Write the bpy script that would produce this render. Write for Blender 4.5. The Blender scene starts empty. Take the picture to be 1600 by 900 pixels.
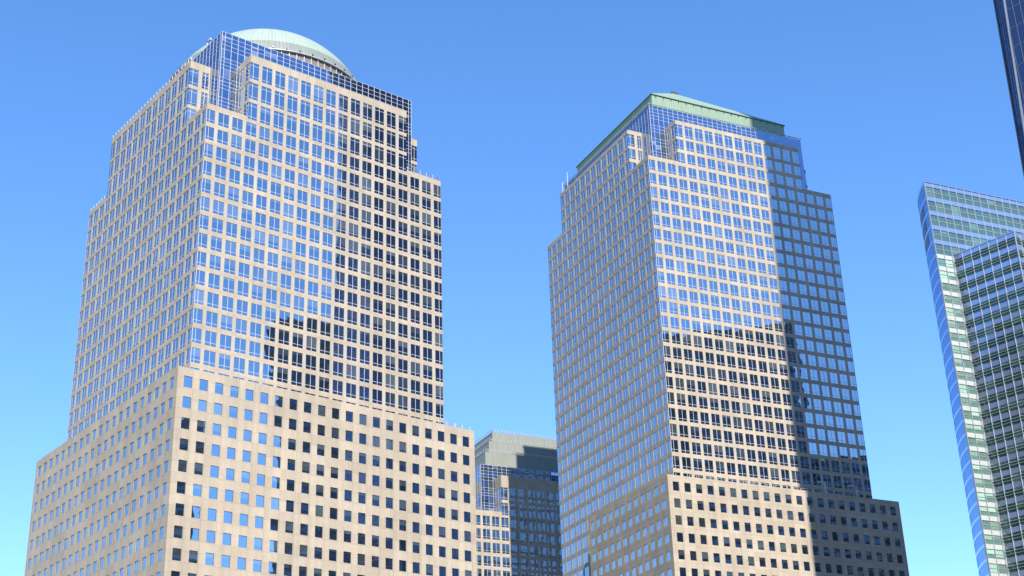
import bpy, bmesh, math, random
from mathutils import Vector, Matrix
random.seed(7)
R = math.radians

# ------------------------------------------------------------------ camera
YAW, PITCH, ROLL, FPX = R(51.276), R(24.616), R(-1.958), 2287.456
CAM_Z = 1.7
GND = 1.7                      # everything measured from the eye is lifted by this
F = Vector((-math.sin(YAW)*math.cos(PITCH), math.cos(YAW)*math.cos(PITCH), math.sin(PITCH)))
RT = Vector((math.cos(YAW), math.sin(YAW), 0)); UP = RT.cross(F)
R2 = RT*math.cos(ROLL) + UP*math.sin(ROLL); U2 = -RT*math.sin(ROLL) + UP*math.cos(ROLL)
scene = bpy.context.scene
cam = bpy.data.objects.new('camera', bpy.data.cameras.new('camera'))
scene.collection.objects.link(cam)
cam.matrix_world = Matrix(((R2.x, U2.x, -F.x, 0), (R2.y, U2.y, -F.y, 0), (R2.z, U2.z, -F.z, CAM_Z), (0, 0, 0, 1)))
cam.data.sensor_width = 36; cam.data.lens = 36*FPX/1600
cam.data.clip_start = 0.5; cam.data.clip_end = 20000
scene.camera = cam
scene.render.resolution_x = 1024; scene.render.resolution_y = 576

# ------------------------------------------------------------------ light
SUN_AZ, SUN_EL = R(24.0), R(40.7)       # azimuth from +X towards -Y
sdir = Vector((math.cos(SUN_AZ)*math.cos(SUN_EL), -math.sin(SUN_AZ)*math.cos(SUN_EL), math.sin(SUN_EL)))
sun = bpy.data.objects.new('sun', bpy.data.lights.new('sun', 'SUN'))
sun.data.energy = 5.0; sun.data.angle = R(0.53); sun.data.color = (1.0, 0.93, 0.82)
sun.rotation_euler = sdir.to_track_quat('Z', 'Y').to_euler()
sun.location = (200, -80, 400)
scene.collection.objects.link(sun)
world = bpy.data.worlds.new('World'); scene.world = world; world.use_nodes = True
wn, wl = world.node_tree.nodes, world.node_tree.links
for n in list(wn): wn.remove(n)
sky = wn.new('ShaderNodeTexSky'); sky.sky_type = 'NISHITA'; sky.sun_disc = False
sky.sun_elevation = SUN_EL; sky.sun_rotation = math.atan2(sdir.x, sdir.y)
sky.altitude = 0; sky.air_density = 1.0; sky.dust_density = 0.0; sky.ozone_density = 3.5
hsv = wn.new('ShaderNodeHueSaturation'); hsv.inputs['Saturation'].default_value = 1.20; hsv.inputs['Hue'].default_value = 0.506
bg = wn.new('ShaderNodeBackground'); bg.inputs['Strength'].default_value = 0.15
wo = wn.new('ShaderNodeOutputWorld')
wl.new(sky.outputs[0], hsv.inputs['Color']); wl.new(hsv.outputs[0], bg.inputs['Color']); wl.new(bg.outputs[0], wo.inputs[0])
scene.view_settings.view_transform = 'Standard'; scene.view_settings.look = 'None'
scene.view_settings.gamma = 1; scene.view_settings.exposure = 0.97
scene.view_settings.use_curve_mapping = False

# ------------------------------------------------------------------ materials
def new_mat(name):
    m = bpy.data.materials.new(name); m.use_nodes = True
    nt = m.node_tree
    for n in list(nt.nodes): nt.nodes.remove(n)
    out = nt.nodes.new('ShaderNodeOutputMaterial')
    return m, nt, nt.nodes, nt.links, out
def math_node(N, Lk, op, a, b=None, c=None):
    n = N.new('ShaderNodeMath'); n.operation = op
    for i, v in enumerate((a, b, c)):
        if v is None: continue
        if isinstance(v, (int, float)): n.inputs[i].default_value = v
        else: Lk.new(v, n.inputs[i])
    return n.outputs[0]
def mixc(N, Lk, fac, a, b, mode='MIX'):
    n = N.new('ShaderNodeMix'); n.data_type = 'RGBA'; n.blend_type = mode
    for i, v in ((0, fac), (6, a), (7, b)):
        if isinstance(v, (int, float)): n.inputs[i].default_value = v
        elif isinstance(v, tuple): n.inputs[i].default_value = (*v, 1)
        else: Lk.new(v, n.inputs[i])
    return n.outputs[2]

def stone_mat(name, base, alt, ju, jv, jw=0.02, jdark=0.6, rough=0.75, patch=0.09):
    """granite cladding: joints every ju x jv metres of the UV, slight tint per slab"""
    m, nt, N, Lk, out = new_mat(name)
    b = N.new('ShaderNodeBsdfPrincipled'); b.inputs['Roughness'].default_value = rough; b.inputs['Specular IOR Level'].default_value = 0.2
    uv = N.new('ShaderNodeUVMap'); uv.uv_map = 'metres'
    sp = N.new('ShaderNodeSeparateXYZ'); Lk.new(uv.outputs[0], sp.inputs[0])
    u = math_node(N, Lk, 'DIVIDE', sp.outputs[0], ju); v = math_node(N, Lk, 'DIVIDE', sp.outputs[1], jv)
    fu = math_node(N, Lk, 'FRACT', u); fv = math_node(N, Lk, 'FRACT', v)
    lu = math_node(N, Lk, 'LESS_THAN', fu, jw/ju); lv = math_node(N, Lk, 'LESS_THAN', fv, jw/jv)
    joint = math_node(N, Lk, 'MAXIMUM', lu, lv)
    cu = math_node(N, Lk, 'FLOOR', u); cv = math_node(N, Lk, 'FLOOR', v)
    cx = N.new('ShaderNodeCombineXYZ'); Lk.new(cu, cx.inputs[0]); Lk.new(cv, cx.inputs[1])
    wn_ = N.new('ShaderNodeTexWhiteNoise'); wn_.noise_dimensions = '2D'; Lk.new(cx.outputs[0], wn_.inputs['Vector'])
    tc = N.new('ShaderNodeTexCoord')
    n1 = N.new('ShaderNodeTexNoise'); n1.inputs['Scale'].default_value = 0.11; n1.inputs['Detail'].default_value = 5
    n2 = N.new('ShaderNodeTexNoise'); n2.inputs['Scale'].default_value = 3.0; n2.inputs['Detail'].default_value = 4
    Lk.new(tc.outputs['Object'], n1.inputs['Vector']); Lk.new(tc.outputs['Object'], n2.inputs['Vector'])
    col = mixc(N, Lk, wn_.outputs['Value'], base, alt)
    r1 = N.new('ShaderNodeMapRange'); Lk.new(n1.outputs[0], r1.inputs[0])
    r1.inputs[1].default_value = 0.3; r1.inputs[2].default_value = 0.7; r1.inputs[3].default_value = 1-patch; r1.inputs[4].default_value = 1+patch
    r2 = N.new('ShaderNodeMapRange'); Lk.new(n2.outputs[0], r2.inputs[0])
    r2.inputs[1].default_value = 0.3; r2.inputs[2].default_value = 0.7; r2.inputs[3].default_value = 0.95; r2.inputs[4].default_value = 1.05
    g = math_node(N, Lk, 'MULTIPLY', r1.outputs[0], r2.outputs[0])
    mp = N.new('ShaderNodeMapping'); mp.inputs['Scale'].default_value = (0.9, 0.045, 1); Lk.new(uv.outputs[0], mp.inputs[0])
    n3 = N.new('ShaderNodeTexNoise'); n3.inputs['Scale'].default_value = 1.0; n3.inputs['Detail'].default_value = 6; Lk.new(mp.outputs[0], n3.inputs['Vector'])
    r3 = N.new('ShaderNodeMapRange'); Lk.new(n3.outputs[0], r3.inputs[0])
    r3.inputs[1].default_value = 0.35; r3.inputs[2].default_value = 0.65; r3.inputs[3].default_value = 0.91; r3.inputs[4].default_value = 1.04
    g = math_node(N, Lk, 'MULTIPLY', g, r3.outputs[0])
    jm = math_node(N, Lk, 'MULTIPLY_ADD', joint, jdark-1, 1.0)
    g = math_node(N, Lk, 'MULTIPLY', g, jm)
    cc = N.new('ShaderNodeCombineXYZ')
    for i in range(3): Lk.new(g, cc.inputs[i])
    col = mixc(N, Lk, 1.0, col, cc.outputs[0], 'MULTIPLY')
    Lk.new(col, b.inputs['Base Color']); Lk.new(b.outputs[0], out.inputs[0])
    return m

def glass_mat(name, refl=(0.62, 0.76, 0.92), inside=(0.012, 0.02, 0.034), blind=(0.16, 0.19, 0.19), fac=0.5,
              wob=0.004, scale=0.55, blinds=0.5):
    """coated window glass: sky mirror over a dark room, some rooms with a blind drawn part way"""
    m, nt, N, Lk, out = new_mat(name)
    rnd = N.new('ShaderNodeUVMap'); rnd.uv_map = 'random'
    sr = N.new('ShaderNodeSeparateXYZ'); Lk.new(rnd.outputs[0], sr.inputs[0])
    pv = N.new('ShaderNodeUVMap'); pv.uv_map = 'pane'
    sv = N.new('ShaderNodeSeparateXYZ'); Lk.new(pv.outputs[0], sv.inputs[0])
    # blind: covers the part above (1-height)
    hgt = math_node(N, Lk, 'SUBTRACT', 1.0, sr.outputs[0])
    on = math_node(N, Lk, 'GREATER_THAN', sv.outputs[1], hgt)
    has = math_node(N, Lk, 'LESS_THAN', sr.outputs[1], blinds)
    on = math_node(N, Lk, 'MULTIPLY', on, has)
    tone = math_node(N, Lk, 'FRACT', math_node(N, Lk, 'MULTIPLY', sr.outputs[0], 7.3))
    bl = mixc(N, Lk, tone, tuple(c*0.35 for c in blind), tuple(min(1, c*1.6) for c in blind))
    col = mixc(N, Lk, on, inside, bl)
    dif = N.new('ShaderNodeBsdfDiffuse'); Lk.new(col, dif.inputs[0])
    gl = N.new('ShaderNodeBsdfGlossy'); gl.inputs['Roughness'].default_value = 0.012
    tint = mixc(N, Lk, sr.outputs[1], tuple(c*0.93 for c in refl), refl); Lk.new(tint, gl.inputs[0])
    tc = N.new('ShaderNodeTexCoord')
    no = N.new('ShaderNodeTexNoise'); no.inputs['Scale'].default_value = scale; no.inputs['Detail'].default_value = 1.0
    Lk.new(tc.outputs['Object'], no.inputs['Vector'])
    bp = N.new('ShaderNodeBump'); bp.inputs['Distance'].default_value = wob; bp.inputs['Strength'].default_value = 1.0
    Lk.new(no.outputs[0], bp.inputs['Height']); Lk.new(bp.outputs[0], gl.inputs['Normal'])
    fr = N.new('ShaderNodeFresnel'); fr.inputs[0].default_value = 1.5
    f = math_node(N, Lk, 'MULTIPLY_ADD', fr.outputs[0], 1-fac, fac)
    mx = N.new('ShaderNodeMixShader'); Lk.new(f, mx.inputs[0]); Lk.new(dif.outputs[0], mx.inputs[1]); Lk.new(gl.outputs[0], mx.inputs[2])
    Lk.new(mx.outputs[0], out.inputs[0])
    return m

def copper_mat(name, base, alt, seam=0.6, streak=(0.45, 0.42, 0.34), amt=0.35, polar=False):
    m, nt, N, Lk, out = new_mat(name)
    b = N.new('ShaderNodeBsdfPrincipled'); b.inputs['Roughness'].default_value = 0.55; b.inputs['Metallic'].default_value = 0.0
    uv = N.new('ShaderNodeUVMap'); uv.uv_map = 'metres'
    sp = N.new('ShaderNodeSeparateXYZ'); Lk.new(uv.outputs[0], sp.inputs[0])
    fu = math_node(N, Lk, 'FRACT', math_node(N, Lk, 'DIVIDE', sp.outputs[0], seam))
    ln = math_node(N, Lk, 'LESS_THAN', fu, 0.13)
    mp = N.new('ShaderNodeMapping'); mp.inputs['Scale'].default_value = (1.3, 0.09, 1); Lk.new(uv.outputs[0], mp.inputs[0])
    n1 = N.new('ShaderNodeTexNoise'); n1.inputs['Scale'].default_value = 1.0; n1.inputs['Detail'].default_value = 6; Lk.new(mp.outputs[0], n1.inputs['Vector'])
    r = N.new('ShaderNodeMapRange'); Lk.new(n1.outputs[0], r.inputs[0]); r.inputs[1].default_value = .42; r.inputs[2].default_value = .72
    r.inputs[3].default_value = 0; r.inputs[4].default_value = amt
    cu = math_node(N, Lk, 'FLOOR', math_node(N, Lk, 'DIVIDE', sp.outputs[0], seam))
    w = N.new('ShaderNodeTexWhiteNoise'); w.noise_dimensions = '1D'; Lk.new(cu, w.inputs['W'])
    col = mixc(N, Lk, w.outputs['Value'], base, alt)
    col = mixc(N, Lk, r.outputs[0], col, streak)
    dk = math_node(N, Lk, 'MULTIPLY_ADD', ln, -0.36, 1.0)
    cc = N.new('ShaderNodeCombineXYZ')
    for i in range(3): Lk.new(dk, cc.inputs[i])
    col = mixc(N, Lk, 1.0, col, cc.outputs[0], 'MULTIPLY')
    Lk.new(col, b.inputs['Base Color']); Lk.new(b.outputs[0], out.inputs[0])
    return m

def plain_mat(name, col, rough=0.5, metal=0.0, var=0.08, scale=0.8):
    m, nt, N, Lk, out = new_mat(name)
    b = N.new('ShaderNodeBsdfPrincipled'); b.inputs['Roughness'].default_value = rough; b.inputs['Metallic'].default_value = metal
    tc = N.new('ShaderNodeTexCoord'); n = N.new('ShaderNodeTexNoise'); n.inputs['Scale'].default_value = scale; n.inputs['Detail'].default_value = 4
    Lk.new(tc.outputs['Object'], n.inputs['Vector'])
    c = mixc(N, Lk, n.outputs[0], tuple(x*(1-var) for x in col), tuple(min(1, x*(1+var)) for x in col))
    Lk.new(c, b.inputs['Base Color']); Lk.new(b.outputs[0], out.inputs[0])
    return m

P = 3.053                                  # bay width of the stone towers
M = {}
M['stone'] = stone_mat('shaft_granite', (0.358, 0.308, 0.243), (0.316, 0.270, 0.212), P, 3.905, 0.05, 0.72)
M['stone_low'] = stone_mat('podium_granite', (0.360, 0.310, 0.245), (0.312, 0.268, 0.210), P, 3.886/2, 0.06, 0.72)
M['pier'] = stone_mat('pier_granite', (0.345, 0.318, 0.275), (0.318, 0.292, 0.252), P, 3.9, 0.0, 1.0)
M['white'] = plain_mat('white_painted_aluminium', (0.37, 0.39, 0.43), 0.4)
M['bronze'] = plain_mat('dark_bronze_frame', (0.05, 0.055, 0.06), 0.4)
M['glass'] = glass_mat('sky_blue_window_glass', refl=(0.70, 0.76, 0.82), fac=0.56, blind=(0.08, 0.095, 0.10), blinds=0.5, wob=0.006, scale=0.42)
M['glass_low'] = glass_mat('podium_window_glass', refl=(0.74, 0.84, 0.92), fac=0.56, blind=(0.06, 0.08, 0.08), blinds=0.7, wob=0.006, scale=0.45)
M['glass_box'] = glass_mat('curtain_wall_glass', refl=(0.48, 0.60, 0.80), fac=0.5, blinds=0.1, wob=0.003)
M['dome'] = copper_mat('pale_verdigris_dome', (0.235, 0.305, 0.26), (0.255, 0.325, 0.275), seam=0.9, amt=0.6, streak=(0.22, 0.25, 0.21))
M['dome_band'] = copper_mat('grey_dome_skirt', (0.145, 0.175, 0.155), (0.165, 0.195, 0.17), seam=0.9, amt=0.7, streak=(0.215, 0.20, 0.17))  # greyer and darker than the dome above
M['copper'] = copper_mat('green_copper_roof', (0.175, 0.255, 0.19), (0.20, 0.285, 0.21), seam=0.75, amt=0.3, streak=(0.19, 0.27, 0.19))
M['copper_grey'] = copper_mat('grey_green_copper_tiers', (0.185, 0.21, 0.19), (0.205, 0.23, 0.205), seam=0.55, amt=0.75, streak=(0.2, 0.17, 0.13))
M['louvre'] = plain_mat('brown_louvres', (0.14, 0.115, 0.09), 0.7)
M['roof'] = plain_mat('roof_gravel', (0.30, 0.29, 0.27), 0.9)
M['ground'] = plain_mat('city_paving', (0.11, 0.10, 0.085), 0.9, var=0.25, scale=0.02)

# ------------------------------------------------------------------ mesh helpers
class MB:
    """collects faces with three UV maps: metres, pane, random"""
    def __init__(s): s.v = []; s.f = []; s.uv = []; s.pn = []; s.rd = []; s.mi = []; s.sm = False
    def quad(s, pts, uv=None, pane=None, rnd=None, mi=0):
        b = len(s.v); s.v += [tuple(p) for p in pts]; n = len(pts)
        s.f.append(tuple(range(b, b+n)))
        s.uv.append(uv or [(0, 0)]*n); s.pn.append(pane or [(0, 0), (1, 0), (1, 1), (0, 1)][:n] + [(0, 0)]*max(0, n-4)); s.rd.append([rnd or (0, 0)]*n); s.mi.append(mi)
    def box(s, o, ax, ay, az, mi=0):
        """o corner, three edge vectors"""
        o, ax, ay, az = Vector(o), Vector(ax), Vector(ay), Vector(az)
        if ax.cross(ay).dot(az) < 0: ax, ay = ay, ax
        c = [o, o+ax, o+ax+ay, o+ay]; t = [p+az for p in c]
        la, lb, lz = ax.length, ay.length, az.length
        s.quad([c[3], c[2], c[1], c[0]], [(0, 0), (la, 0), (la, lb), (0, lb)], mi=mi); s.quad(t, [(0, 0), (la, 0), (la, lb), (0, lb)], mi=mi)
        for i in range(4):
            j = (i+1) % 4; L = la if i % 2 == 0 else lb
            s.quad([c[i], c[j], t[j], t[i]], [(0, c[i].z), (L, c[i].z), (L, c[i].z+lz), (0, c[i].z+lz)], mi=mi)
    def bar(s, a, b, r):
        a, b = Vector(a), Vector(b); d = (b-a)
        x = d.orthogonal().normalized(); y = d.normalized().cross(x)
        s.box(a - x*r - y*r, x*2*r, y*2*r, d)
    def build(s, name, mat, parent=None, origin=None):
        me = bpy.data.meshes.new(name)
        vs = s.v
        if origin is not None: o = Vector(origin); vs = [tuple(Vector(v)-o) for v in s.v]
        me.from_pydata(vs, [], s.f)
        for nm, src in (('metres', s.uv), ('pane', s.pn), ('random', s.rd)):
            ly = me.uv_layers.new(name=nm)
            flat = [c for f in src for uvp in f for c in uvp]
            ly.data.foreach_set('uv', flat)
        for mm in (mat if isinstance(mat, (list, tuple)) else [mat]): me.materials.append(mm)
        me.polygons.foreach_set('material_index', s.mi)
        if s.sm: me.polygons.foreach_set('use_smooth', [True]*len(s.f))
        me.update()
        ob = bpy.data.objects.new(name, me); scene.collection.objects.link(ob)
        if parent: ob.parent = parent
        if origin is not None: ob.location = origin
        return ob

def tag(o, label=None, cat=None, group=None, kind=None):
    if label: o['label'] = label
    if cat: o['category'] = cat
    if group: o['group'] = group
    if kind: o['kind'] = kind
    return o
def empty(name, loc, rot=0.0):
    o = bpy.data.objects.new(name, None); scene.collection.objects.link(o)
    o.location = loc; o.rotation_euler = (0, 0, rot); o.empty_display_size = 5
    return o
def project(p):
    d = Vector(p) - Vector((0, 0, CAM_Z)); z = d.dot(F)
    if z <= 0: return None
    return 800 + FPX*d.dot(R2)/z, 450 - FPX*d.dot(U2)/z

class Win:
    """one window: pane quads + frame boxes, in tower space"""
    def __init__(s): s.panes = []; s.bars = []; s.style = 'glass'; s.ctr = None; s.n = None
    def area_px(s, Mx):
        a = 0
        for q in s.panes:
            w = [Mx @ Vector(p) for p in q[0]]
            n = (w[1]-w[0]).cross(w[3]-w[0])
            if n.dot(Vector((0, 0, CAM_Z)) - w[0]) <= 0: continue
            pr = [project(p) for p in w]
            if any(p is None or not (0 < p[0] < 1600 and 0 < p[1] < 900) for p in pr): continue
            a += abs(sum(pr[i][0]*pr[(i+1) % 4][1]-pr[(i+1) % 4][0]*pr[i][1] for i in range(4)))/2
        return a

def face_frame(o, u, n):
    o, u, n = Vector(o), Vector(u).normalized(), Vector(n).normalized()
    def pt(a, z, d=0.0): return o + u*a + n*d + Vector((0, 0, z))
    return pt, u, n

def add_pane(w, pt, a, b, z0, z1, d, tilt=0.0022):
    """glass quad with a slightly imperfect setting; the winding faces the normal"""
    tx, tz = random.gauss(0, tilt), random.gauss(0, tilt)
    off = [-tx-tz, tx-tz, tx+tz, -tx+tz]
    q = [pt(a, z0, d+off[0]), pt(b, z0, d+off[1]), pt(b, z1, d+off[2]), pt(a, z1, d+off[3])]
    w.panes.append((q, (random.random(), random.random())))
def add_bar(w, pt, a, b, z0, z1, d0, d1):
    w.bars.append((pt(a, z0, d0), pt(b, z0, d0)-pt(a, z0, d0), pt(a, z0, d1)-pt(a, z0, d0), pt(a, z1, d0)-pt(a, z0, d0)))

def shaft_window(pt, a, b, z0, z1, rec, corner=None, top=False):
    """two-light window with a low transom; corner: 'L'/'R' = glass runs to the building corner"""
    w = Win(); d = -rec; fd = d + 0.015; t = 0.02
    h = z1 - z0
    add_pane(w, pt, a, b, z0, z1, d)
    mid = (a+b)/2
    if corner == 'L': mid = a + (b-a)*0.36
    if corner == 'R': mid = b - (b-a)*0.36
    add_bar(w, pt, mid-0.048, mid+0.048, z0, z1, d-0.02, fd)
    zt = z0 + 0.64
    add_bar(w, pt, a, b, zt-0.04, zt+0.04, d-0.02, fd-0.01)
    if top: add_bar(w, pt, a, b, z1-0.72, z1-0.64, d-0.02, fd-0.01)
    add_bar(w, pt, a, b, z0, z0+t, d-0.02, fd-0.015); add_bar(w, pt, a, b, z1-t, z1, d-0.02, fd-0.015)
    if corner != 'L': add_bar(w, pt, a, a+t, z0, z1, d-0.02, fd-0.018)
    if corner != 'R': add_bar(w, pt, b-t, b, z0, z1, d-0.02, fd-0.018)
    return w
def punched_window(pt, a, b, z0, z1, rec):
    w = Win(); w.style = 'glass_low'; d = -rec; t = 0.05
    add_pane(w, pt, a, b, z0, z1, d, 0.002)
    for q in ((a, a+t, z0, z1), (b-t, b, z0, z1)): add_bar(w, pt, *q, d-0.02, d+0.05)
    for q in ((a, b, z0, z0+t), (a, b, z1-t, z1)): add_bar(w, pt, *q, d-0.02, d+0.045)
    return w

def facade(mb, o, u, n, W, zb, zt, cols, rows, rec, wins=None, make=None, u_off=0.0):
    pier = 1 if make is mk_shaft else 0
    """wall sheet with real openings and reveals. cols: (a,b,corner) rows: (z0,z1,extra) ; make builds the window"""
    pt, uu, nn = face_frame(o, u, n)
    flip = Vector(uu).cross(Vector((0, 0, 1))).dot(nn) < 0
    def q(a, b, z0, z1, d=0.0, mi=0):
        if b-a < 1e-4 or z1-z0 < 1e-4: return
        p = [pt(a, z0, d), pt(b, z0, d), pt(b, z1, d), pt(a, z1, d)]
        uv = [(a+u_off, z0), (b+u_off, z0), (b+u_off, z1), (a+u_off, z1)]
        if flip: p.reverse(); uv.reverse()
        mb.quad(p, uv, mi=mi)
    rows = sorted(rows); z = zb
    for r in rows:
        z0, z1 = r[0], r[1]
        q(0, W, z, z0); z = z1
        a = 0
        for c in cols:
            q(a, c[0], z0, z1, mi=pier); a = c[1]
            ca, cb, cor = c
            # reveals: sill, head, jambs
            def rv(p0, p1, p2, p3, L):
                mb.quad([p0, p1, p2, p3], [(u_off+ca, z0), (u_off+ca+L, z0), (u_off+ca+L, z0+rec), (u_off+ca, z0+rec)])
            A0, B0, A1, B1 = pt(ca, z0), pt(cb, z0), pt(ca, z1), pt(cb, z1)
            dn = nn*(-rec)
            rv(A0, B0, B0+dn, A0+dn, cb-ca); rv(A1+dn, B1+dn, B1, A1, cb-ca)
            if cor != 'L': rv(A0+dn, A1+dn, A1, A0, z1-z0)
            if cor != 'R': rv(B0, B1, B1+dn, B0+dn, z1-z0)
            if make and wins is not None:
                wa = ca + (rec if cor == 'L' else 0); wb = cb - (rec if cor == 'R' else 0)
                w = make(pt, wa, wb, z0, z1, rec, cor, r[2] if len(r) > 2 else False)
                if flip:
                    w.panes = [([qq[1], qq[0], qq[3], qq[2]], rr) for qq, rr in w.panes]
                wins.append(w)
        q(a, W, z0, z1, mi=pier)
    q(0, W, z, zt)

mk_shaft = lambda pt, a, b, z0, z1, rec, cor, ex: shaft_window(pt, a, b, z0, z1, rec, cor, ex)
mk_punch = lambda pt, a, b, z0, z1, rec, cor, ex: punched_window(pt, a, b, z0, z1, rec)

def emit_windows(root, wins, frame_mat=None, limit=100):
    """the `limit` windows that show largest become parts of their own, the rest one part"""
    bpy.context.view_layer.update()
    Mx = Matrix.Translation(root.location) @ root.rotation_euler.to_matrix().to_4x4()
    wins.sort(key=lambda w: -w.area_px(Mx))
    fm = frame_mat or {'glass': 'white', 'glass_low': 'bronze'}
    def one(ws, name, origin):
        st = ws[0].style
        mats = sorted({w.style for w in ws})
        mb = MB(); fb = {}
        for w in ws:
            for q, r in w.panes: mb.quad(q, pane=[(0, 0), (1, 0), (1, 1), (0, 1)], rnd=r, mi=mats.index(w.style) if w.style in mats else 0)
            f = fb.setdefault(fm.get(w.style, 'white'), MB())
            for b in w.bars: f.box(*b)
        mm = [M[k] for k in mats]
        p = mb.build('window', mm, root, origin)
        for k, f in fb.items():
            if not f.f: continue
            if origin is None: c = f.build('window_frame', M[k], p)
            else: c = f.build('window_frame', M[k], p, origin); c.location = (0, 0, 0)
            if origin is None: c['kind'] = 'stuff'
        return p
    for w in wins[:limit]:
        q = w.panes[0][0]; ctr = sum((Vector(p) for p in q), Vector())/4
        one([w], 'window', tuple(ctr))
    rest = wins[limit:]
    if rest: one(rest, 'window', None)['kind'] = 'stuff'

def grid_wall(glass, bars, o, u, n, W, cols, zs, tilt=0.0015, bw=0.085, hw=0.07, depth=0.035):
    """curtain wall: cols = positions of uprights, zs = heights of rails"""
    pt, uu, nn = face_frame(o, u, n)
    flip = uu.cross(Vector((0, 0, 1))).dot(nn) < 0
    for i in range(len(cols)-1):
        for j in range(len(zs)-1):
            tx, tz = random.gauss(0, tilt), random.gauss(0, tilt); off = [-tx-tz, tx-tz, tx+tz, -tx+tz]
            q = [pt(cols[i], zs[j], off[0]), pt(cols[i+1], zs[j], off[1]), pt(cols[i+1], zs[j+1], off[2]), pt(cols[i], zs[j+1], off[3])]
            if flip: q = [q[1], q[0], q[3], q[2]]
            glass.quad(q, pane=[(0, 0), (1, 0), (1, 1), (0, 1)], rnd=(random.random(), random.random()))
    for c in cols:
        c0 = min(max(c-bw/2, 0.0), W-bw)
        bars.box(pt(c0, zs[0], -0.04), uu*bw, nn*(depth+0.04), Vector((0, 0, zs[-1]-zs[0])))
    for z in zs:
        bars.box(pt(0, z-hw/2, -0.03), uu*W, nn*(depth+0.01), Vector((0, 0, hw)))

# ------------------------------------------------------------------ the stone towers
a_, ww = 0.868, 0.760
UL = 2.95*P; SW = 18.5*P
def shaft_cols():
    c = [(0.0, (a_-(1-ww))*P, 'L')]
    for k in range(1, 18): c.append(((a_+k-1)*P, (a_+k-1+ww)*P, None))
    c.append((SW-(a_-(1-ww))*P, SW, 'R')); return c
def arm_cols():       # relative to the arm's own start at UL
    c = [(0.0, (a_+3-(1-ww))*P-UL, 'L')]
    for k in range(4, 15): c.append(((a_+k-1)*P-UL, (a_+k-1+ww)*P-UL, None))
    W = 12.6*P
    c.append((W-((a_+3-(1-ww))*P-UL), W, 'R')); return c
def mirror_cols(c, W): return [(W-b, W-a, {'L': 'R', 'R': 'L', None: None}[k]) for a, b, k in reversed(c)]

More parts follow.
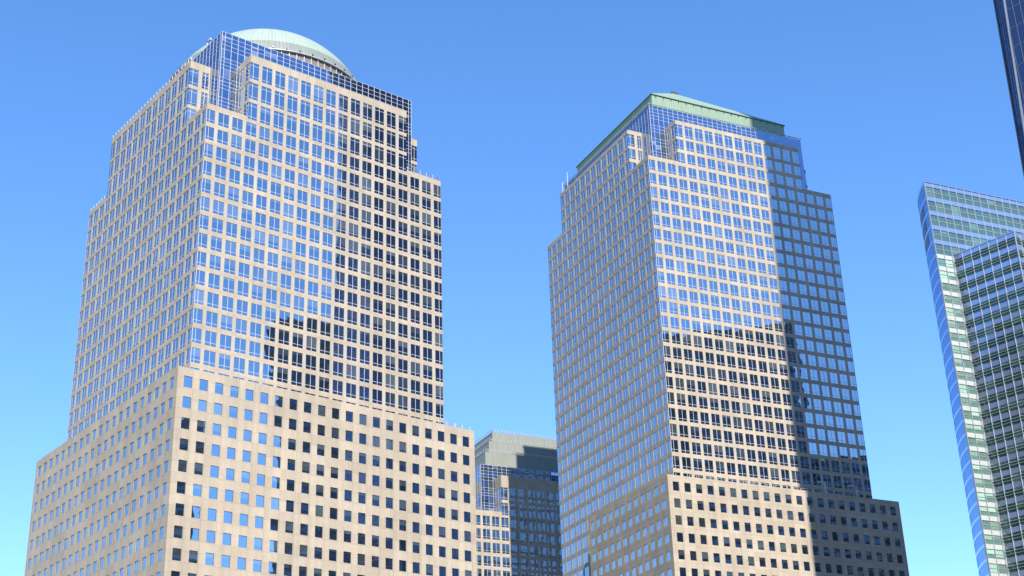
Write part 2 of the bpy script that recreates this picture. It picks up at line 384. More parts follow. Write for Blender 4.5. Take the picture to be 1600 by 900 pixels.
def stone_tower(name, loc, rot, L1, arm_top, row0, nrows, rowh, wh, arm_rows, box_in, box_top, box_zs,
                pod_off, pod_top, pod_row0, pod_rowh, pod_rows, pod_south_cols, shaft_bottom, label, cat, s_rows=None, west=False):
    t = empty(name, loc, rot); tag(t, label, cat, 'stone clad office towers of the same family')
    wins = []
    rec = 0.075
    sh = MB()
    zj = min(z_-h_ for z_, h_, e_ in arm_rows) - 0.08
    rows = [(row0-r*rowh-wh, row0-r*rowh, False) for r in range(nrows)]
    srows = [(row0-r*rowh-wh, row0-r*rowh, False) for r in range(s_rows or nrows)]
    zb = pod_top - 6
    cols = shaft_cols()
    E_ = ((0, 0, 0), (0, 1, 0), (1, 0, 0)); S_ = ((0, 0, 0), (-1, 0, 0), (0, -1, 0))
    facade(sh, *E_, SW, zb, zj, cols, rows, rec, wins, mk_shaft)
    facade(sh, *S_, SW, shaft_bottom, zj, cols, srows, rec, wins, mk_shaft)
    facade(sh, (0, SW, 0), (-1, 0, 0), (0, 1, 0), SW, zb, zj, [], [], rec)
    facade(sh, (-SW, 0, 0), (0, 1, 0), (-1, 0, 0), SW, shaft_bottom, zj, cols if west else [], srows if west else [], rec, wins, mk_shaft)
    # parapet back and the terrace at the setback
    pw = 0.5; zi = min(L1-1.1, zj)
    for k in range(4):
        Rk = Matrix.Rotation(-k*math.pi/2, 3, 'Z'); ck = Vector((-SW/2, SW/2, 0))
        def T0(x, y, z): return tuple(Rk @ (Vector((x, y, z))-ck) + ck)
        u = UL
        # corner piece: outer faces, coping, inner faces and the terrace behind them
        sh.quad([T0(0, 0, zj), T0(0, u, zj), T0(0, u, L1), T0(0, 0, L1)], [(0, zj), (u, zj), (u, L1), (0, L1)])
        sh.quad([T0(-u, 0, zj), T0(0, 0, zj), T0(0, 0, L1), T0(-u, 0, L1)], [(u, zj), (0, zj), (0, L1), (u, L1)])
        sh.quad([T0(-pw, 0, L1), T0(0, 0, L1), T0(0, u, L1), T0(-pw, u, L1)], [(0, 0), (pw, 0), (pw, u), (0, u)])
        sh.quad([T0(-u, 0, L1), T0(-pw, 0, L1), T0(-pw, pw, L1), T0(-u, pw, L1)], [(0, 0), (u, 0), (u, pw), (0, pw)])
        sh.quad([T0(-pw, u, zi), T0(-pw, pw, zi), T0(-pw, pw, L1), T0(-pw, u, L1)], [(0, zi), (u, zi), (u, L1), (0, L1)])
        sh.quad([T0(-pw, pw, zi), T0(-u, pw, zi), T0(-u, pw, L1), T0(-pw, pw, L1)], [(0, zi), (u, zi), (u, L1), (0, L1)])
        sh.quad([T0(-u, pw, zi), T0(-pw, pw, zi), T0(-pw, u, zi), T0(-u, u, zi)], [(0, 0), (u, 0), (u, u), (0, u)])
    # corner posts of the wrap-round windows
    for r in rows:
        for cx, cy in ((0, 0), (0, SW)):
            if cy == 0: wins[0].bars.append((Vector((-0.13, 0.01, r[0])), Vector((0.12, 0, 0)), Vector((0, 0.12, 0)), Vector((0, 0, r[1]-r[0]))))
    ob = sh.build('shaft_wall', [M['stone'], M['pier']], t)
    # cross arms above the setback
    ar = MB(); W = 12.6*P; dp = box_in
    ac = arm_cols()
    arow = [(zt-h, zt, ex) for zt, h, ex in arm_rows]
    sc = [(0.0, 0.664*P, 'L'), (0.933*P, min(0.933*P+ww*P, dp-0.25), None)]
    for k in range(4):
        # arm k: rotate the E arm by k*90 about the tower axis
        def T(v, k=k):
            c = Vector((-SW/2, SW/2, 0)); w = Vector(v)-c
            return Matrix.Rotation(-k*math.pi/2, 3, 'Z') @ w + c
        def D(v, k=k): return Matrix.Rotation(-k*math.pi/2, 3, 'Z') @ Vector(v)
        facade(ar, T((0, UL, 0)), D((0, 1, 0)), D((1, 0, 0)), W, zj, arm_top, ac, arow, rec, wins if k in (0, 1) else None, mk_shaft if k in (0, 1) else None, u_off=UL)
        facade(ar, T((0, UL, 0)), D((-1, 0, 0)), D((0, -1, 0)), dp, zi-.02, arm_top, sc, arow, rec, wins, mk_shaft)
        facade(ar, T((0, SW-UL, 0)), D((-1, 0, 0)), D((0, 1, 0)), dp, zi-.02, arm_top, sc, arow, rec, wins, mk_shaft)
        q = [T((-dp, UL, arm_top)), T((0, UL, arm_top)), T((0, SW-UL, arm_top)), T((-dp, SW-UL, arm_top))]
        ar.quad(q, [(0, 0), (dp, 0), (dp, W), (0, W)])
    ar.build('crown_wall', [M['stone'], M['pier']], t)
    # glass box
    gb, gf = MB(), MB(); WB = SW-2*box_in
    n = 31; cw = P/2
    c0 = (WB-(n-1)*cw)/2
    if c0 > cw: n += 2; c0 = (WB-(n-1)*cw)/2
    cols_b = [0.0] + [c0+i*cw for i in range(n)] + [WB]
    if c0 < 0.3: cols_b.pop(1); cols_b.pop(-2)
    b = box_in
    for o, u, nrm in (((-b, b, 0), (0, 1, 0), (1, 0, 0)), ((-b, b, 0), (-1, 0, 0), (0, -1, 0)),
                      ((-b, SW-b, 0), (-1, 0, 0), (0, 1, 0)), ((-SW+b, b, 0), (0, 1, 0), (-1, 0, 0))):
        grid_wall(gb, gf, o, u, nrm, WB, cols_b, box_zs)
    gb.quad([(-SW+b, b, box_top-.3), (-b, b, box_top-.3), (-b, SW-b, box_top-.3), (-SW+b, SW-b, box_top-.3)])
    g = gb.build('curtain_wall', M['glass_box'], t)
    gf.build('mullion_grid', M['white'], g)
    # podium
    po = MB(); off = pod_off; PW = 21.38*P; rp = 0.12; pa, pwd, ph = 0.425, 0.533, 2.108
    pc = [((pa+k)*P, (pa+k+pwd)*P, None) for k in range(21)]
    prow = [(pod_row0-r*pod_rowh-ph, pod_row0-r*pod_rowh, False) for r in range(pod_rows)]
    xE, yS = off[0], -off[1]
    facade(po, (xE, yS, 0), (0, 1, 0), (1, 0, 0), PW, 0, pod_top, pc, prow, rp, wins, mk_punch)
    ns = pod_south_cols; SWd = (pa+ns-1+pwd+pa)*P if ns < 21 else PW
    facade(po, (xE, yS, 0), (-1, 0, 0), (0, -1, 0), SWd, 0, pod_top, pc[:ns], prow, rp, wins, mk_punch)
    facade(po, (xE-SWd, yS, 0), (0, 1, 0), (-1, 0, 0), PW, 0, pod_top, [], [], rp)
    facade(po, (xE, yS+PW, 0), (-1, 0, 0), (0, 1, 0), SWd, 0, pod_top, [], [], rp)
    po.quad([(xE-SWd, yS, pod_top), (xE, yS, pod_top), (xE, yS+.5, pod_top), (xE-SWd, yS+.5, pod_top)], [(0, 0), (SWd, 0), (SWd, .5), (0, .5)])
    po.quad([(xE-.5, yS+.5, pod_top), (xE, yS+.5, pod_top), (xE, yS+PW, pod_top), (xE-.5, yS+PW, pod_top)], [(0, 0), (.5, 0), (.5, PW), (0, PW)])
    po.quad([(xE-.5, yS+.5, pod_top-1), (xE-.5, yS+PW, pod_top-1), (xE-.5, yS+PW, pod_top), (xE-.5, yS+.5, pod_top)], [(0, 0), (PW, 0), (PW, 1), (0, 1)])
    po.quad([(xE-SWd, yS+.5, pod_top-1), (xE-.5, yS+.5, pod_top-1), (xE-.5, yS+.5, pod_top), (xE-SWd, yS+.5, pod_top)], [(0, 0), (PW, 0), (PW, 1), (0, 1)])
    po.quad([(xE-SWd, yS+.5, pod_top-1), (xE-.5, yS+.5, pod_top-1), (xE-.5, yS+PW, pod_top-1), (xE-SWd, yS+PW, pod_top-1)], [(0, 0), (50, 0), (50, 50), (0, 50)])
    po.build('podium_wall', M['stone_low'], t)
    emit_windows(t, wins)
    return t

def rails(root, pts, h, step, name='railing', r=0.035, levels=(0.5, 1.0), mat='white', posts_only=False):
    mb = MB()
    for (a, b) in pts:
        a, b = Vector(a), Vector(b); L = (b-a).length; n = max(1, round(L/step)); z = Vector((0, 0, h))
        for i in range(n+1):
            if posts_only: pm = MB(); pm.bar(a+(b-a)*i/n, a+(b-a)*i/n+z, r*1.3); pm.build('parapet_post', M[mat], root)
            else: mb.bar(a+(b-a)*i/n, a+(b-a)*i/n+z, r*1.3)
        if not posts_only:
            for l in levels: mb.bar(a+z*l, b+z*l, r)
    return mb.build(name, M[mat], root) if mb.f else None

G = GND
# --- domed tower (left)
zsA = [L for L in (176.7,)]
z = 176.7; zsA = [z]
for i in range(4): z -= 1.02; zsA.append(z)
while z > 156:
    z -= 2.15; zsA.append(z)
    for i in range(3): z -= 0.873; zsA.append(z)
zsA = sorted(zz+G for zz in zsA if zz > 154.3); zsA = [154.2+G]+[q for q in zsA if q > 154.7+G]
TA = stone_tower('office_tower', (-229.17, 108.27, 0), 0.0, 155.45+G, 170.15+G, 154.14+G, 16, 3.905, 2.92,
    [(168.43+G, 3.93, True), (163.66+G, 3.93, True), (158.89+G, 3.93, True)], 4.6, 176.7+G, zsA,
    (4.113, 4.197), 97.4+G, 95.82+G, 3.886, 13, 21, 88+G,
    'tall beige stone office tower with a pale green dome, on the left of the photo', 'office tower')
# dome
def dome(root, c, Rs, zc, z0, zb):
    def band(z_lo, z_hi, n, mat, name, parent, r_add=0.0):
        mb = MB(); mb.sm = True; seg = 128; vid = []
        for j in range(n+1):
            zz = z_lo + (z_hi-z_lo)*(1-(1-j/n)**1.6) if z_hi > zc+Rs-0.5 else z_lo + (z_hi-z_lo)*j/n
            rr = math.sqrt(max(0.0, Rs*Rs-(zz-zc)**2)) + r_add
            vid.append((zz, rr))
        arc = 0
        me_v = []; me_f = []; uvs = []
        for j in range(n):
            (za, ra), (zb_, rb) = vid[j], vid[j+1]
            L = math.hypot(zb_-za, rb-ra)
            for i in range(seg):
                t0, t1 = 2*math.pi*i/seg, 2*math.pi*(i+1)/seg
                q = [(c[0]+ra*math.cos(t0), c[1]+ra*math.sin(t0), za), (c[0]+ra*math.cos(t1), c[1]+ra*math.sin(t1), za),
                     (c[0]+rb*math.cos(t1), c[1]+rb*math.sin(t1), zb_), (c[0]+rb*math.cos(t0), c[1]+rb*math.sin(t0), zb_)]
                mb.quad(q, [(t0*Rs, arc), (t1*Rs, arc), (t1*Rs, arc+L), (t0*Rs, arc+L)])
            arc += L
        ob = mb.build(name, mat, parent)
        bm = bmesh.new(); bm.from_mesh(ob.data); bmesh.ops.remove_doubles(bm, verts=bm.verts, dist=1e-4); bm.to_mesh(ob.data); bm.free()
        return ob
    d = band(z0+3.2, zc+Rs-0.001, 22, M['dome'], 'dome', root)
    sk = band(z0, z0+3.2, 3, M['dome_band'], 'dome_skirt', d, 0.10)
    # drum with louvred bays under the skirt
    dr = MB(); bays = 84; rd = 22.3
    for i in range(bays):
        t0, t1 = 2*math.pi*i/bays, 2*math.pi*(i+1)/bays
        pa_, pb = Vector((c[0]+rd*math.cos(t0), c[1]+rd*math.sin(t0), 0)), Vector((c[0]+rd*math.cos(t1), c[1]+rd*math.sin(t1), 0))
        dr.quad([pa_+Vector((0, 0, zb)), pb+Vector((0, 0, zb)), pb+Vector((0, 0, z0+.3)), pa_+Vector((0, 0, z0+.3))])
    dm = dr.build('drum', M['louvre'], root)
    fr = MB()
    for i in range(bays):
        t0 = 2*math.pi*i/bays; e = Vector((math.cos(t0), math.sin(t0), 0)); s = Vector((-e.y, e.x, 0))
        fr.box(Vector((c[0], c[1], zb))+e*(rd-.1)-s*0.09, s*0.18, e*0.25, Vector((0, 0, z0-zb+.2)))
    for zz, rr, hh in ((z0-0.12, rd+0.35, 0.14), (zb+0.9, rd+0.2, 0.12)):
        for i in range(bays*2):
            t0, t1 = math.pi*i/bays, math.pi*(i+1)/bays
            p0 = Vector((c[0]+(rr-.3)*math.cos(t0), c[1]+(rr-.3)*math.sin(t0), zz)); p1 = Vector((c[0]+(rr-.3)*math.cos(t1), c[1]+(rr-.3)*math.sin(t1), zz))
            e = Vector((math.cos((t0+t1)/2), math.sin((t0+t1)/2), 0))
            fr.box(p0, p1-p0, e*0.5, Vector((0, 0, hh)))
    fr.build('drum_frame', M['white'], dm)
    lg = MB()
    for i in range(48):
        t0 = 2*math.pi*(i+.5)/48; e = Vector((math.cos(t0), math.sin(t0), 0)); s = Vector((-e.y, e.x, 0))
        rr = math.sqrt(Rs*Rs-(z0-zc)**2)
        lg.box(Vector((c[0], c[1], z0+0.35))+e*(rr+0.02)-s*.12, s*.24, e*.35, Vector((0, 0, .3)))
    lg.build('floodlight_bracket', M['bronze'], d)
dome(TA, (-SW/2, SW/2), 24.0, 171.0+G, 179.5+G, 176.0+G)
zA = 155.45+G
rails(TA, [((-.25, 15.7*P, zA), (-.25, SW-.25, zA)), ((-.25, SW-.25, zA), (-9, SW-.25, zA))], 1.15, 1.6)
rails(TA, [((-15.6*P, .25, zA), (-SW+.2, .25, zA))], 0.9, 1.5, 'railing', 0.05, posts_only=True)
rails(TA, [((-UL, .25, 170.15+G), (-15.55*P, .25, 170.15+G))], 0.9, 1.5, 'railing', 0.05, posts_only=True)
rails(TA, [((0.6, SW+.2, 97.4+G), (3.85, SW+.2, 97.4+G)), ((3.85, 17.2*P, 97.4+G), (3.85, SW+3.8, 97.4+G))], 0.9, 1.8, 'railing', 0.04)
rails(TA, [((3.0, -3.9, 97.4+G), (-SW-3.0, -3.9, 97.4+G))], 0.35, 1.5, 'railing', 0.04)
def davit(root, x, y, z, h, arm, w=0.14):
    mb = MB(); mb.box((x-w, y-w, z), (2*w, 0, 0), (0, 2*w, 0), (0, 0, h))
    mb.box(Vector((x-w, y-w, z+h-2*w)), Vector(arm), Vector((0, 0, 2*w)), Vector((0, 2*w, 0)) if abs(arm[0]) > abs(arm[1]) else Vector((2*w, 0, 0)))
    mb.box((x-w*2, y-w*2, z-0.02), (4*w, 0, 0), (0, 4*w, 0), (0, 0, .25))
    return mb.build('davit', M['white'], root)
davit(TA, -12.5, 5.2, 176.7+G, 2.2, (1.6, 0, 0), 0.2)
davit(TA, -21.5, 5.2, 176.7+G, 2.2, (1.6, 0, 0), 0.2)

# --- pyramid-roofed tower (right)
z = 201.4; zsB = [z]
for i in range(4): z -= 1.0; zsB.append(z)
while z > 184:
    z -= 2.0; zsB.append(z)
    for i in range(2): z -= 0.95; zsB.append(z)
zsB = sorted(q+G for q in zsB if q > 182.6); zsB = [182.0+G]+zsB
TB = stone_tower('office_tower', (-229.13, 229.06, 0), R(-12.52), 183.2+G, 195.5+G, 182.0+G, 23, 3.905, 2.92,
    [(194.32+G, 3.6, True), (189.9+G, 2.9, False), (185.98+G, 2.9, False)], 4.3, 201.4+G, zsB,
    (3.76, 4.056), 97.9+G, 96.39+G, 3.905, 13, 12, 40+G,
    'tall beige stone office tower with a green pyramid roof and its right side in shade', 'office tower', s_rows=36, west=True)
def tier(root, ins, z0, z1, mat, name, parent=None, cap=True):
    mb = MB(); a, b = -ins, ins; W = SW-2*ins
    fr = [((a, b, 0), (0, 1, 0)), ((a, b+W, 0), (-1, 0, 0)), ((a-W, b+W, 0), (0, -1, 0)), ((a-W, b, 0), (1, 0, 0))]
    for o, u in fr:
        o, u = Vector(o), Vector(u)
        p0, p1 = o+Vector((0, 0, z0)), o+u*W+Vector((0, 0, z0)); h = Vector((0, 0, z1-z0))
        mb.quad([p0, p1, p1+h, p0+h], [(0, z0), (W, z0), (W, z1), (0, z1)])
    if cap: mb.quad([(a-W, b, z1), (a, b, z1), (a, b+W, z1), (a-W, b+W, z1)], [(0, 0), (W, 0), (W, W), (0, W)])
    return mb.build(name, mat, parent or root)
fz = 207.0+G
fas = tier(TB, 7.1, 199.5+G, fz, M['copper'], 'copper_fascia')
py = MB(); a, b = -6.8, 6.8; W = SW-13.6; ap = Vector((-SW/2, SW/2, 224.6+G)); base = [Vector((a, b, fz)), Vector((a, b+W, fz)), Vector((a-W, b+W, fz)), Vector((a-W, b, fz))]
for i in range(4):
    p0, p1 = base[i], base[(i+1) % 4]; L = W; H = math.hypot(W/2, 17.6)
    py.quad([p0, p1, ap], [(0, 0), (L, 0), (L/2, H)], [(0, 0), (1, 0), (1, 1)])
    py.box(p0-Vector((0, 0, .13)), (p1-p0), Vector((0, 0, .12)), ((p1-p0).cross(Vector((0, 0, 1)))).normalized()*(-.3))
pyr = py.build('pyramid_roof', M['copper'], TB)
fin = MB(); fin.box(ap-Vector((1.0, 1.0, 1.6)), (2.0, 0, 0), (0, 2.0, 0), (0, 0, 1.5)); fin.build('finial', M['bronze'], pyr)
lg = MB()
for i in range(18):
    lg.box((-7.1, 8.2+i*2.38, 201.75+G), (.35, 0, 0), (0, .25, 0), (0, 0, .35)); lg.box((-8.2-i*2.38, 7.1, 201.75+G), (-.25, 0, 0), (0, -.35, 0), (0, 0, .35))
    lg.box((-7.1, 8.2+i*2.38, 206.3+G), (.2, 0, 0), (0, .2, 0), (0, 0, .2))
lg.build('floodlight_bracket', M['bronze'], fas)
rm = MB()
rm.bar((-4.1, 4.1, 201.65+G), (-4.1, SW-4.1, 201.65+G), .1); rm.bar((-4.1, 4.1, 201.65+G), (-SW+4.1, 4.1, 201.65+G), .1)
rm.build('coping', M['white'], TB)
am = MB(); am.bar((-16.9*P, 3.2, 183+G), (-16.9*P, 3.2, 190.6+G), .08); am.build('antenna', M['white'], TB)
am = MB(); am.bar((-15.3*P, .6, 195+G), (-15.3*P, .6, 199.2+G), .08); am.bar((-14.3*P, .6, 195+G), (-14.3*P, .6, 200.8+G), .08); am.build('antenna', M['white'], TB)
rails(TB, [((3.5, 2, 97.9+G), (3.5, 13.2*P, 97.9+G))], 0.55, 1.9, 'railing', 0.035, levels=(1.0,))
davit(TB, 3.0, 13.2*P, 97.9+G, 3.0, (0, -1.9, 0), .13)
davit(TB, 3.0, 16.2*P, 97.9+G, 3.0, (0, -1.9, 0), .13)

# --- ziggurat-roofed tower (middle, far)
z = 136.6; zsC = [z]
for i in range(5): z -= 0.98; zsC.append(z)
while z > 123:
    z -= 2.3; zsC.append(z)
    for i in range(3): z -= 0.83; zsC.append(z)
zsC = sorted(q+G for q in zsC if q > 120.3); zsC = [119.7+G]+zsC
TC = stone_tower('office_tower', (-335.6, 252.0, 0), R(-12.6), 120.9+G, 132.3+G, 119.25+G, 16, 4.0, 2.97,
    [(128.6+G, 3.9, True), (123.8+G, 3.8, True)], 4.4, 136.6+G, zsC,
    (4, 4), 50+G, 48+G, 3.9, 2, 21, 40+G,
    'distant beige office tower with stepped grey green copper roof between the two tall towers', 'office tower')
steps = [(7.4, 135.5, 141.9), (9.9, 141.9, 146.4), (12.2, 146.4, 150.3)]
for ins, z0, z1 in steps:
    s = tier(TC, ins, z0+G, z1+G, M['copper_grey'], 'roof_tier')
    W = SW-2*ins
    r = rails(s, [((-ins+.1, ins-.1, z1+G), (-ins+.1, ins+W, z1+G)), ((-ins+.1, ins-.1, z1+G), (-ins-W, ins-.1, z1+G))], .75, 1.1, 'railing', .05, levels=(.55, 1.0))

# ------------------------------------------------------------------ glass bank tower (far right)
def solid_mat(name, col, rough, metal): return plain_mat(name, col, rough, metal, var=0.05)
M['spandrel'] = solid_mat('brushed_spandrel_metal', (0.50, 0.54, 0.66), 0.22, 0.88)
M['sunlit_spandrel'] = plain_mat('spandrel_with_painted_sun', (0.34, 0.37, 0.37), 0.5, 0.0, var=0.15, scale=0.5)  # sunlight on the slab's lower floors, painted as a lighter spandrel colour
M['green_sunlit'] = glass_mat('green_glass_with_painted_sun', refl=(0.5, 0.66, 0.62), inside=(0.11, 0.2, 0.165), blind=(0.24, 0.36, 0.30), fac=0.25, blinds=0.9, wob=0.003)  # green glass made lighter, so the lower floors' sunlight sits in its colour
M['fin'] = plain_mat('white_mullion_fin', (0.27, 0.30, 0.33), 0.4)
M['green'] = glass_mat('green_tinted_glass', refl=(0.36, 0.52, 0.52), inside=(0.055, 0.12, 0.11), blind=(0.17, 0.28, 0.235), fac=0.30, blinds=0.8, wob=0.003)
M['green_top'] = glass_mat('grey_green_glass', refl=(0.36, 0.52, 0.49), inside=(0.055, 0.11, 0.10), blind=(0.07, 0.13, 0.115), fac=0.28, blinds=0.4, wob=0.003)
M['blue'] = glass_mat('deep_blue_curved_glass', refl=(0.50, 0.60, 0.78), inside=(0.03, 0.06, 0.12), blind=(0.05, 0.1, 0.25), fac=0.6, blinds=0.2, wob=0.003)
M['blueband'] = solid_mat('pale_blue_floor_band', (0.40, 0.52, 0.74), 0.2, 0.9)

GX, GY, GT = -239.4, 362.14, 221.75+G
gr = R(-14.1)
TG = empty('glass_tower', (GX, GY, 0), gr)
tag(TG, 'green and silver glass office tower with curved blue side at the right edge', 'glass tower')
BAY = 3.127
gw = []
def band_facade(o, u, n, W, floors, bays, sp_mb, fin_mb, sill, style, two=True, rec=0.22, shelf=False, fins=0.28, finw=0.13, blackout=None):
    """floors: list of (ztop, height): spandrel on top of each, glazing below"""
    pt, uu, nn = face_frame(o, u, n)
    flip = uu.cross(Vector((0, 0, 1))).dot(nn) < 0
    bw = W/bays
    def qd(a, b, z0, z1, d, mb, uv=None):
        p = [pt(a, z0, d), pt(b, z0, d), pt(b, z1, d), pt(a, z1, d)]
        if flip: p = [p[1], p[0], p[3], p[2]]
        mb.quad(p, [(a, z0), (b, z0), (b, z1), (a, z1)])
    for (zt, h) in floors:
        zs = zt - h*sill
        for i in range(bays):
            dd = random.gauss(0, .004)
            sp_mb.box(pt(i*bw+.02, zs+.03, -rec), uu*(bw-.04), nn*(rec+dd), Vector((0, 0, zt-zs-.06)))
            w = Win(); w.style = style
            a, b, z0, z1 = i*bw, (i+1)*bw, zt-h, zs+.03
            add_pane(w, pt, a, b, z0, z1, -rec, .002)
            if flip: w.panes = [([q[1], q[0], q[3], q[2]], r) for q, r in w.panes]
            if two: add_bar(w, pt, a, b, (z0+z1)/2-.06, (z0+z1)/2+.06, -rec-.02, -rec+.12)
            if shelf:
                add_bar(w, pt, a+.02, b-.02, z1-(z1-z0)*.30-.09, z1-(z1-z0)*.30, -rec-.02, 0.22)
                add_bar(w, pt, a+.02, b-.02, z1-(z1-z0)*.62-.09, z1-(z1-z0)*.62, -rec-.02, 0.12)
            gw.append(w)
    z0 = floors[-1][0]-floors[-1][1]; z1 = floors[0][0]
    for i in range(bays+1):
        fin_mb.box(pt(i*bw-finw/2, z0, -rec-.02), uu*finw, nn*(fins+rec+.02), Vector((0, 0, z1-z0)))
tall = [(GT-5.09*i, 5.09) for i in range(5)]
zz = GT-5.09*5
typ = [(zz-4.2*i, 4.2) for i in range(36)]
sp, fn, spl = MB(), MB(), MB()
band_facade((0, 0, 0), (0, 1, 0), (1, 0, 0), BAY*20, tall, 20, sp, fn, .30, 'green_top', True, .2)
band_facade((0, 0, 0), (0, 1, 0), (1, 0, 0), BAY*20, typ, 20, spl, fn, .36, 'green_sunlit', True, .2)
body = MB()
# solid core behind the glass + back walls
# curved west side
arc_pts = [(0.0, 0.0)]
ang = R(141.0)-gr; x = y = 0.0; Rr = 44.0; step = 1.5
# heading in local axes: first tangent, then turning clockwise (towards +y)
hd_ = R(146.0)-gr
plan = [Vector((0, 0, 0))]; cur = Vector((0, 0, 0))
for i in range(36):
    hd_ -= step/Rr; cur = cur + Vector((math.cos(hd_), math.sin(hd_), 0))*step; plan.append(cur.copy())
cg, cb, cf = MB(), MB(), MB()
fl = tall+typ
for i in range(len(plan)-1):
    p0, p1 = plan[i], plan[i+1]; u = (p1-p0).normalized(); n_ = Vector((0, 0, 1)).cross(u)
    for (zt, h) in fl:
        Z = Vector((0, 0, 1))
        b0, b1 = zt-h*.22, zt
        o2 = n_*0.0
        q = [p1+Z*(zt-h), p0+Z*(zt-h), p0+Z*b0, p1+Z*b0]
        off = [n_*random.gauss(0, .002) for _ in range(4)]
        q = [a+b for a, b in zip(q, off)]
        if (q[1]-q[0]).cross(q[3]-q[0]).dot(n_) < 0: q = [q[1], q[0], q[3], q[2]]
        cg.quad(q, rnd=(random.random(), random.random()), pane=[(0, 0), (1, 0), (1, 1), (0, 1)])
        cb.box(p0+Z*b0-n_*.1, p1-p0, n_*.16, Z*(b1-b0))
    if i % 1 == 0: cf.box(p0-n_*.1-u*.03, u*.06, n_*.15, Vector((0, 0, GT)))
dkm = MB()
for (zt, h) in (fl[1], fl[2], fl[3]):
    for i in range(3, 8):
        p0, p1 = plan[i], plan[i+1]; u = (p1-p0).normalized(); n_ = Vector((0, 0, 1)).cross(u)
        dkm.box(p0+n_*.05+Vector((0, 0, zt-h+.05)), p1-p0, n_*.06, Vector((0, 0, h*.78-.1)))
inner = [Vector((-.45, BAY*20, 0)), Vector((-.45, .6, 0))] + [p_ + Vector((.35, .5, 0)) for p_ in plan[1:]]
for i in range(len(inner)):
    p0, p1 = inner[i-1], inner[i]; body.quad([p0, p1, p1+Vector((0, 0, GT-.5)), p0+Vector((0, 0, GT-.5))])
body.quad([p_+Vector((0, 0, GT-.5)) for p_ in reversed(inner)], pane=[(0, 0)]*len(inner))
body.build('core_wall', M['bronze'], TG)
sp.build('spandrel_panels', M['spandrel'], TG); spl.build('spandrel_panels', M['sunlit_spandrel'], TG); fn.build('mullion_fins', M['fin'], TG)
cgo = cg.build('curved_glass_wall', M['blue'], TG)
cb.build('floor_band', M['blueband'], cgo); cf.build('mullions', M['blueband'], cgo)
dkm.build('louvre_panel', M['bronze'], cgo)
# lower wing in front: own frame turned by about +17.6 deg from the slab
wr = R(3.5)-gr
wing_corner_w = Vector((-216.4, 370.2, 0)); start_w = Vector((-237.7, 368.9, 0))
inv = (Matrix.Translation((GX, GY, 0)) @ Matrix.Rotation(gr, 4, 'Z')).inverted()
wc = inv @ wing_corner_w; ws = inv @ start_w
us = (ws-wc).normalized(); ns = Vector((us.y, -us.x, 0))
if (Matrix.Rotation(gr, 3, 'Z') @ ns).y > 0: ns = -ns
ue = -ns; ne = -us
WT = 196.6+G
wf = [(WT-4.2*i, 4.2) for i in range(36)]
sp2, fn2 = MB(), MB()
band_facade(wc, us, ns, (ws-wc).length, wf, 7, sp2, fn2, .38, 'green', False, .30, True, .24, .08)
band_facade(wc, ue, ne, BAY*12, wf, 12, sp2, fn2, .38, 'green', False, .30, True, .24, .08)
wl_ = (ws-wc).length
sp2.box(wc+us*.4+ue*.4, us*(wl_-.9), ue*(BAY*12-.8), Vector((0, 0, WT-.3)))
sp2.build('wing_spandrel_panels', M['spandrel'], TG); fn2.build('wing_mullion_fins', M['fin'], TG)
cp = MB(); cp.box((-.1, -.1, GT-.02), (.35, 0, 0), (0, BAY*20, 0), (0, 0, .25)); cp.box(wc+Vector((0, 0, WT-.03)), us*wl_, ns*.15, Vector((0, 0, .3)))
cp.build('coping', M['spandrel'], TG)
M['finbar'] = plain_mat('grey_green_window_bar', (0.22, 0.30, 0.28), 0.45)
emit_windows(TG, gw, {'green': 'finbar', 'green_sunlit': 'finbar', 'green_top': 'fin'})

# ------------------------------------------------------------------ tapering skyscraper (top right corner)
M['sky_glass'] = glass_mat('dark_blue_skyscraper_glass', refl=(0.34, 0.44, 0.64), inside=(0.016, 0.026, 0.055), blind=(0.03, 0.04, 0.07), fac=0.2, blinds=0.3, wob=0.004)
M['steel'] = plain_mat('stainless_edge', (0.085, 0.11, 0.165), 0.75, 0.0)
VX, VY = -124.6, 217.3; S = 32.0; ZB, ZT = 57.0+G, 417.0
TS = empty('skyscraper', (VX, VY, 0), 0.0)
tag(TS, 'very tall blue glass skyscraper whose leaning steel edge shows in the top right corner', 'skyscraper')
Bc = [Vector((0, 0, ZB)), Vector((S, 0, ZB)), Vector((S, S, ZB)), Vector((0, S, ZB))]
Tc = [Vector((S/2, 0, ZT)), Vector((S, S/2, ZT)), Vector((S/2, S, ZT)), Vector((0, S/2, ZT))]
sg, sm = MB(), MB()
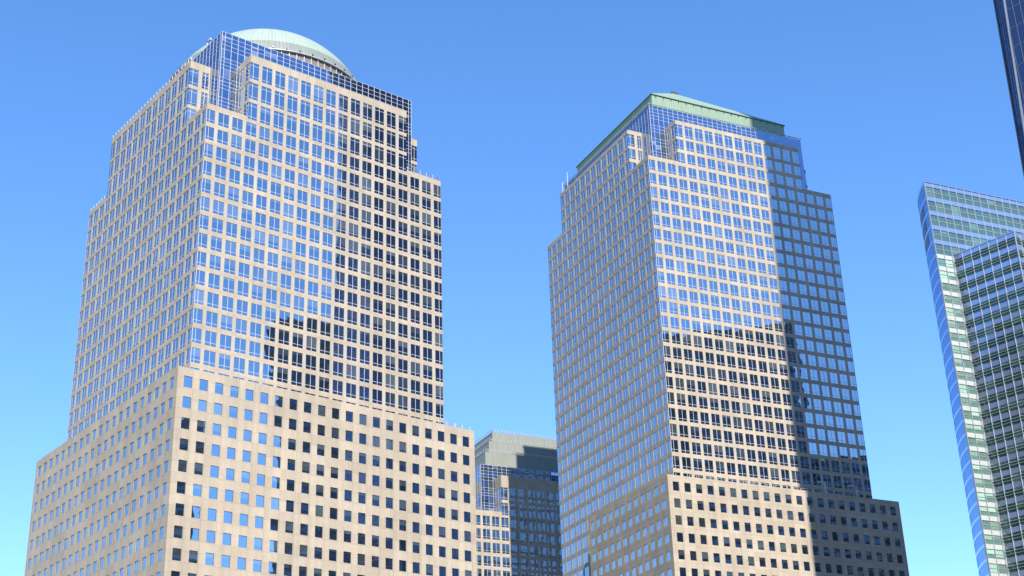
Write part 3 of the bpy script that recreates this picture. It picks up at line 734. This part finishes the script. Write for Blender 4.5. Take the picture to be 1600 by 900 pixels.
def tri_face(A, B_, C_, up):
    """glass triangle sliced into floors; A,B base (or top) edge, C the opposite vertex"""
    n = (B_-A).cross(C_-A).normalized(); ctr = Vector((S/2, S/2, 0))
    mid = (A+B_+C_)/3
    if n.dot(Vector((mid.x-ctr.x, mid.y-ctr.y, 0))) < 0: n = -n
    nf = 88
    for k in range(nf):
        t0, t1 = k/nf, (k+1)/nf
        q = [A.lerp(C_, t0), B_.lerp(C_, t0), B_.lerp(C_, t1), A.lerp(C_, t1)]
        wd = (q[1]-q[0]).length; m = max(1, int(wd/1.52))
        e = (B_-A).normalized()
        for i in range(m):
            f0, f1 = i/m, (i+1)/m
            p = [q[0].lerp(q[1], f0), q[0].lerp(q[1], f1), q[3].lerp(q[2], f1), q[3].lerp(q[2], f0)]
            if (p[2]-p[0]).cross(p[3]-p[1]).dot(n) < 0: p = [p[1], p[0], p[3], p[2]]
            p = [v+n*random.gauss(0, .0015) for v in p]
            sg.quad(p, rnd=(random.random(), random.random()), pane=[(0, 0), (1, 0), (1, 1), (0, 1)])
        if wd > .5: sm.box(q[0]-n*.02, q[1]-q[0], n*.07, Vector((0, 0, .10)))
    m = int((B_-A).length/1.52)
    for i in range(1, m):
        # uprights drop straight from the base edge line until they meet the slanted edge
        s = i/m; P0 = A.lerp(B_, s); r = 1-abs(2*s-1)
        P1 = P0 + (C_-(A+B_)/2)*r
        d = (P1-P0); e = (B_-A).normalized()
        if d.length > 2: sm.box(P0-e*.03-n*.02, e*.06, n*.10, d)
ed = MB()
for i in range(4):
    j = (i+1) % 4
    tri_face(Bc[i], Bc[j], Tc[i], True)
    tri_face(Tc[i-1], Tc[i], Bc[i], False)
    for T_ in (Tc[i], Tc[i-1]): ed.bar(Bc[i], T_, .2)
pod = MB(); pod.box((0, 0, 0), (S, 0, 0), (0, S, 0), (0, 0, ZB-.2))
g = sg.build('glass_wall', M['sky_glass'], TS); sm.build('mullions', M['steel'], g); ed.build('steel_edge', M['steel'], TS)
pod.build('base_wall', M['steel'], TS)
tp = MB(); tp.quad([Tc[0], Tc[1], Tc[2], Tc[3]]); tp.build('roof', M['roof'], TS)

# ------------------------------------------------------------------ towers across the street, seen mirrored in the windows
M['back_wall'] = stone_mat('dark_office_cladding', (0.13, 0.14, 0.15), (0.10, 0.11, 0.13), 3.0, 3.9, 0.5, 0.5)
M['back_glass'] = glass_mat('dark_office_glass', refl=(0.35, 0.45, 0.6), fac=0.3)
def back_tower(x, y, rot, w, d, h, label, steps=()):
    t = empty('office_block', (x, y, 0), rot); tag(t, label, 'office block', 'office blocks across the street')
    mb, gl = MB(), MB()
    parts = [(0, 0, w, d, 0, h)] + list(steps)
    for (x0, y0, w_, d_, z0, z1) in parts:
        mb.box((x0, y0, z0), (w_, 0, 0), (0, d_, 0), (0, 0, z1-z0))
        zz = z0+5
        while zz < z1-4:
            gl.box((x0-.06, y0-.06, zz), (w_+.12, 0, 0), (0, d_+.12, 0), (0, 0, 1.9)); zz += 3.9
    mb.build('wall', M['back_wall'], t); gl.build('window_band', M['back_glass'], t)
    return t
def polar(cx, cy, head, dist):
    return cx+dist*math.sin(R(head)), cy+dist*math.cos(R(head))
# for the domed tower: seen from the mirrored eye (-458,0)
x, y = polar(-458.3, 0, 61.3, 520); back_tower(x, y-2, R(29), 60, 60, 226, 'dark office block mirrored low in the domed tower')
x, y = polar(-458.3, 0, 72, 640); back_tower(x, y, R(22), 60, 85, 226, 'dark office block mirrored at the corner of the domed tower podium')
# for the pyramid tower: mirrored eye (-534.2,119.6)
x, y = polar(-534.2, 119.6, 72.0, 600); back_tower(x, y, R(22), 60, 76, 249, 'dark office block mirrored low in the pyramid roofed tower')
x, y = polar(-534.2, 119.6, 64.9, 620); back_tower(x, y, R(28), 60, 110, 193, 'dark office block mirrored in the shaded part of the pyramid roofed tower')

for bx, by, bw_, bd_, bh, tx in ((230, -60, 70, 120, 215, 'unseen dark office block added on the sunny side to block low sky light'),
                             (150, -260, 80, 90, 170, 'lower unseen dark office block added to block low sky light'),
                             (300, 90, 60, 70, 190, 'unseen dark office block added beside the mirrored ones to block low sky light')):
    back_tower(bx, by, R(10), bw_, bd_, bh, tx)  # unseen blocks, added to keep low sky light off the shaded stone

# ------------------------------------------------------------------ ground
gm = MB(); gm.quad([(-6000, -6000, 0), (6000, -6000, 0), (6000, 6000, 0), (-6000, 6000, 0)])
tag(gm.build('ground', M['ground']), 'grey paved city ground below the towers', 'ground', kind='structure')
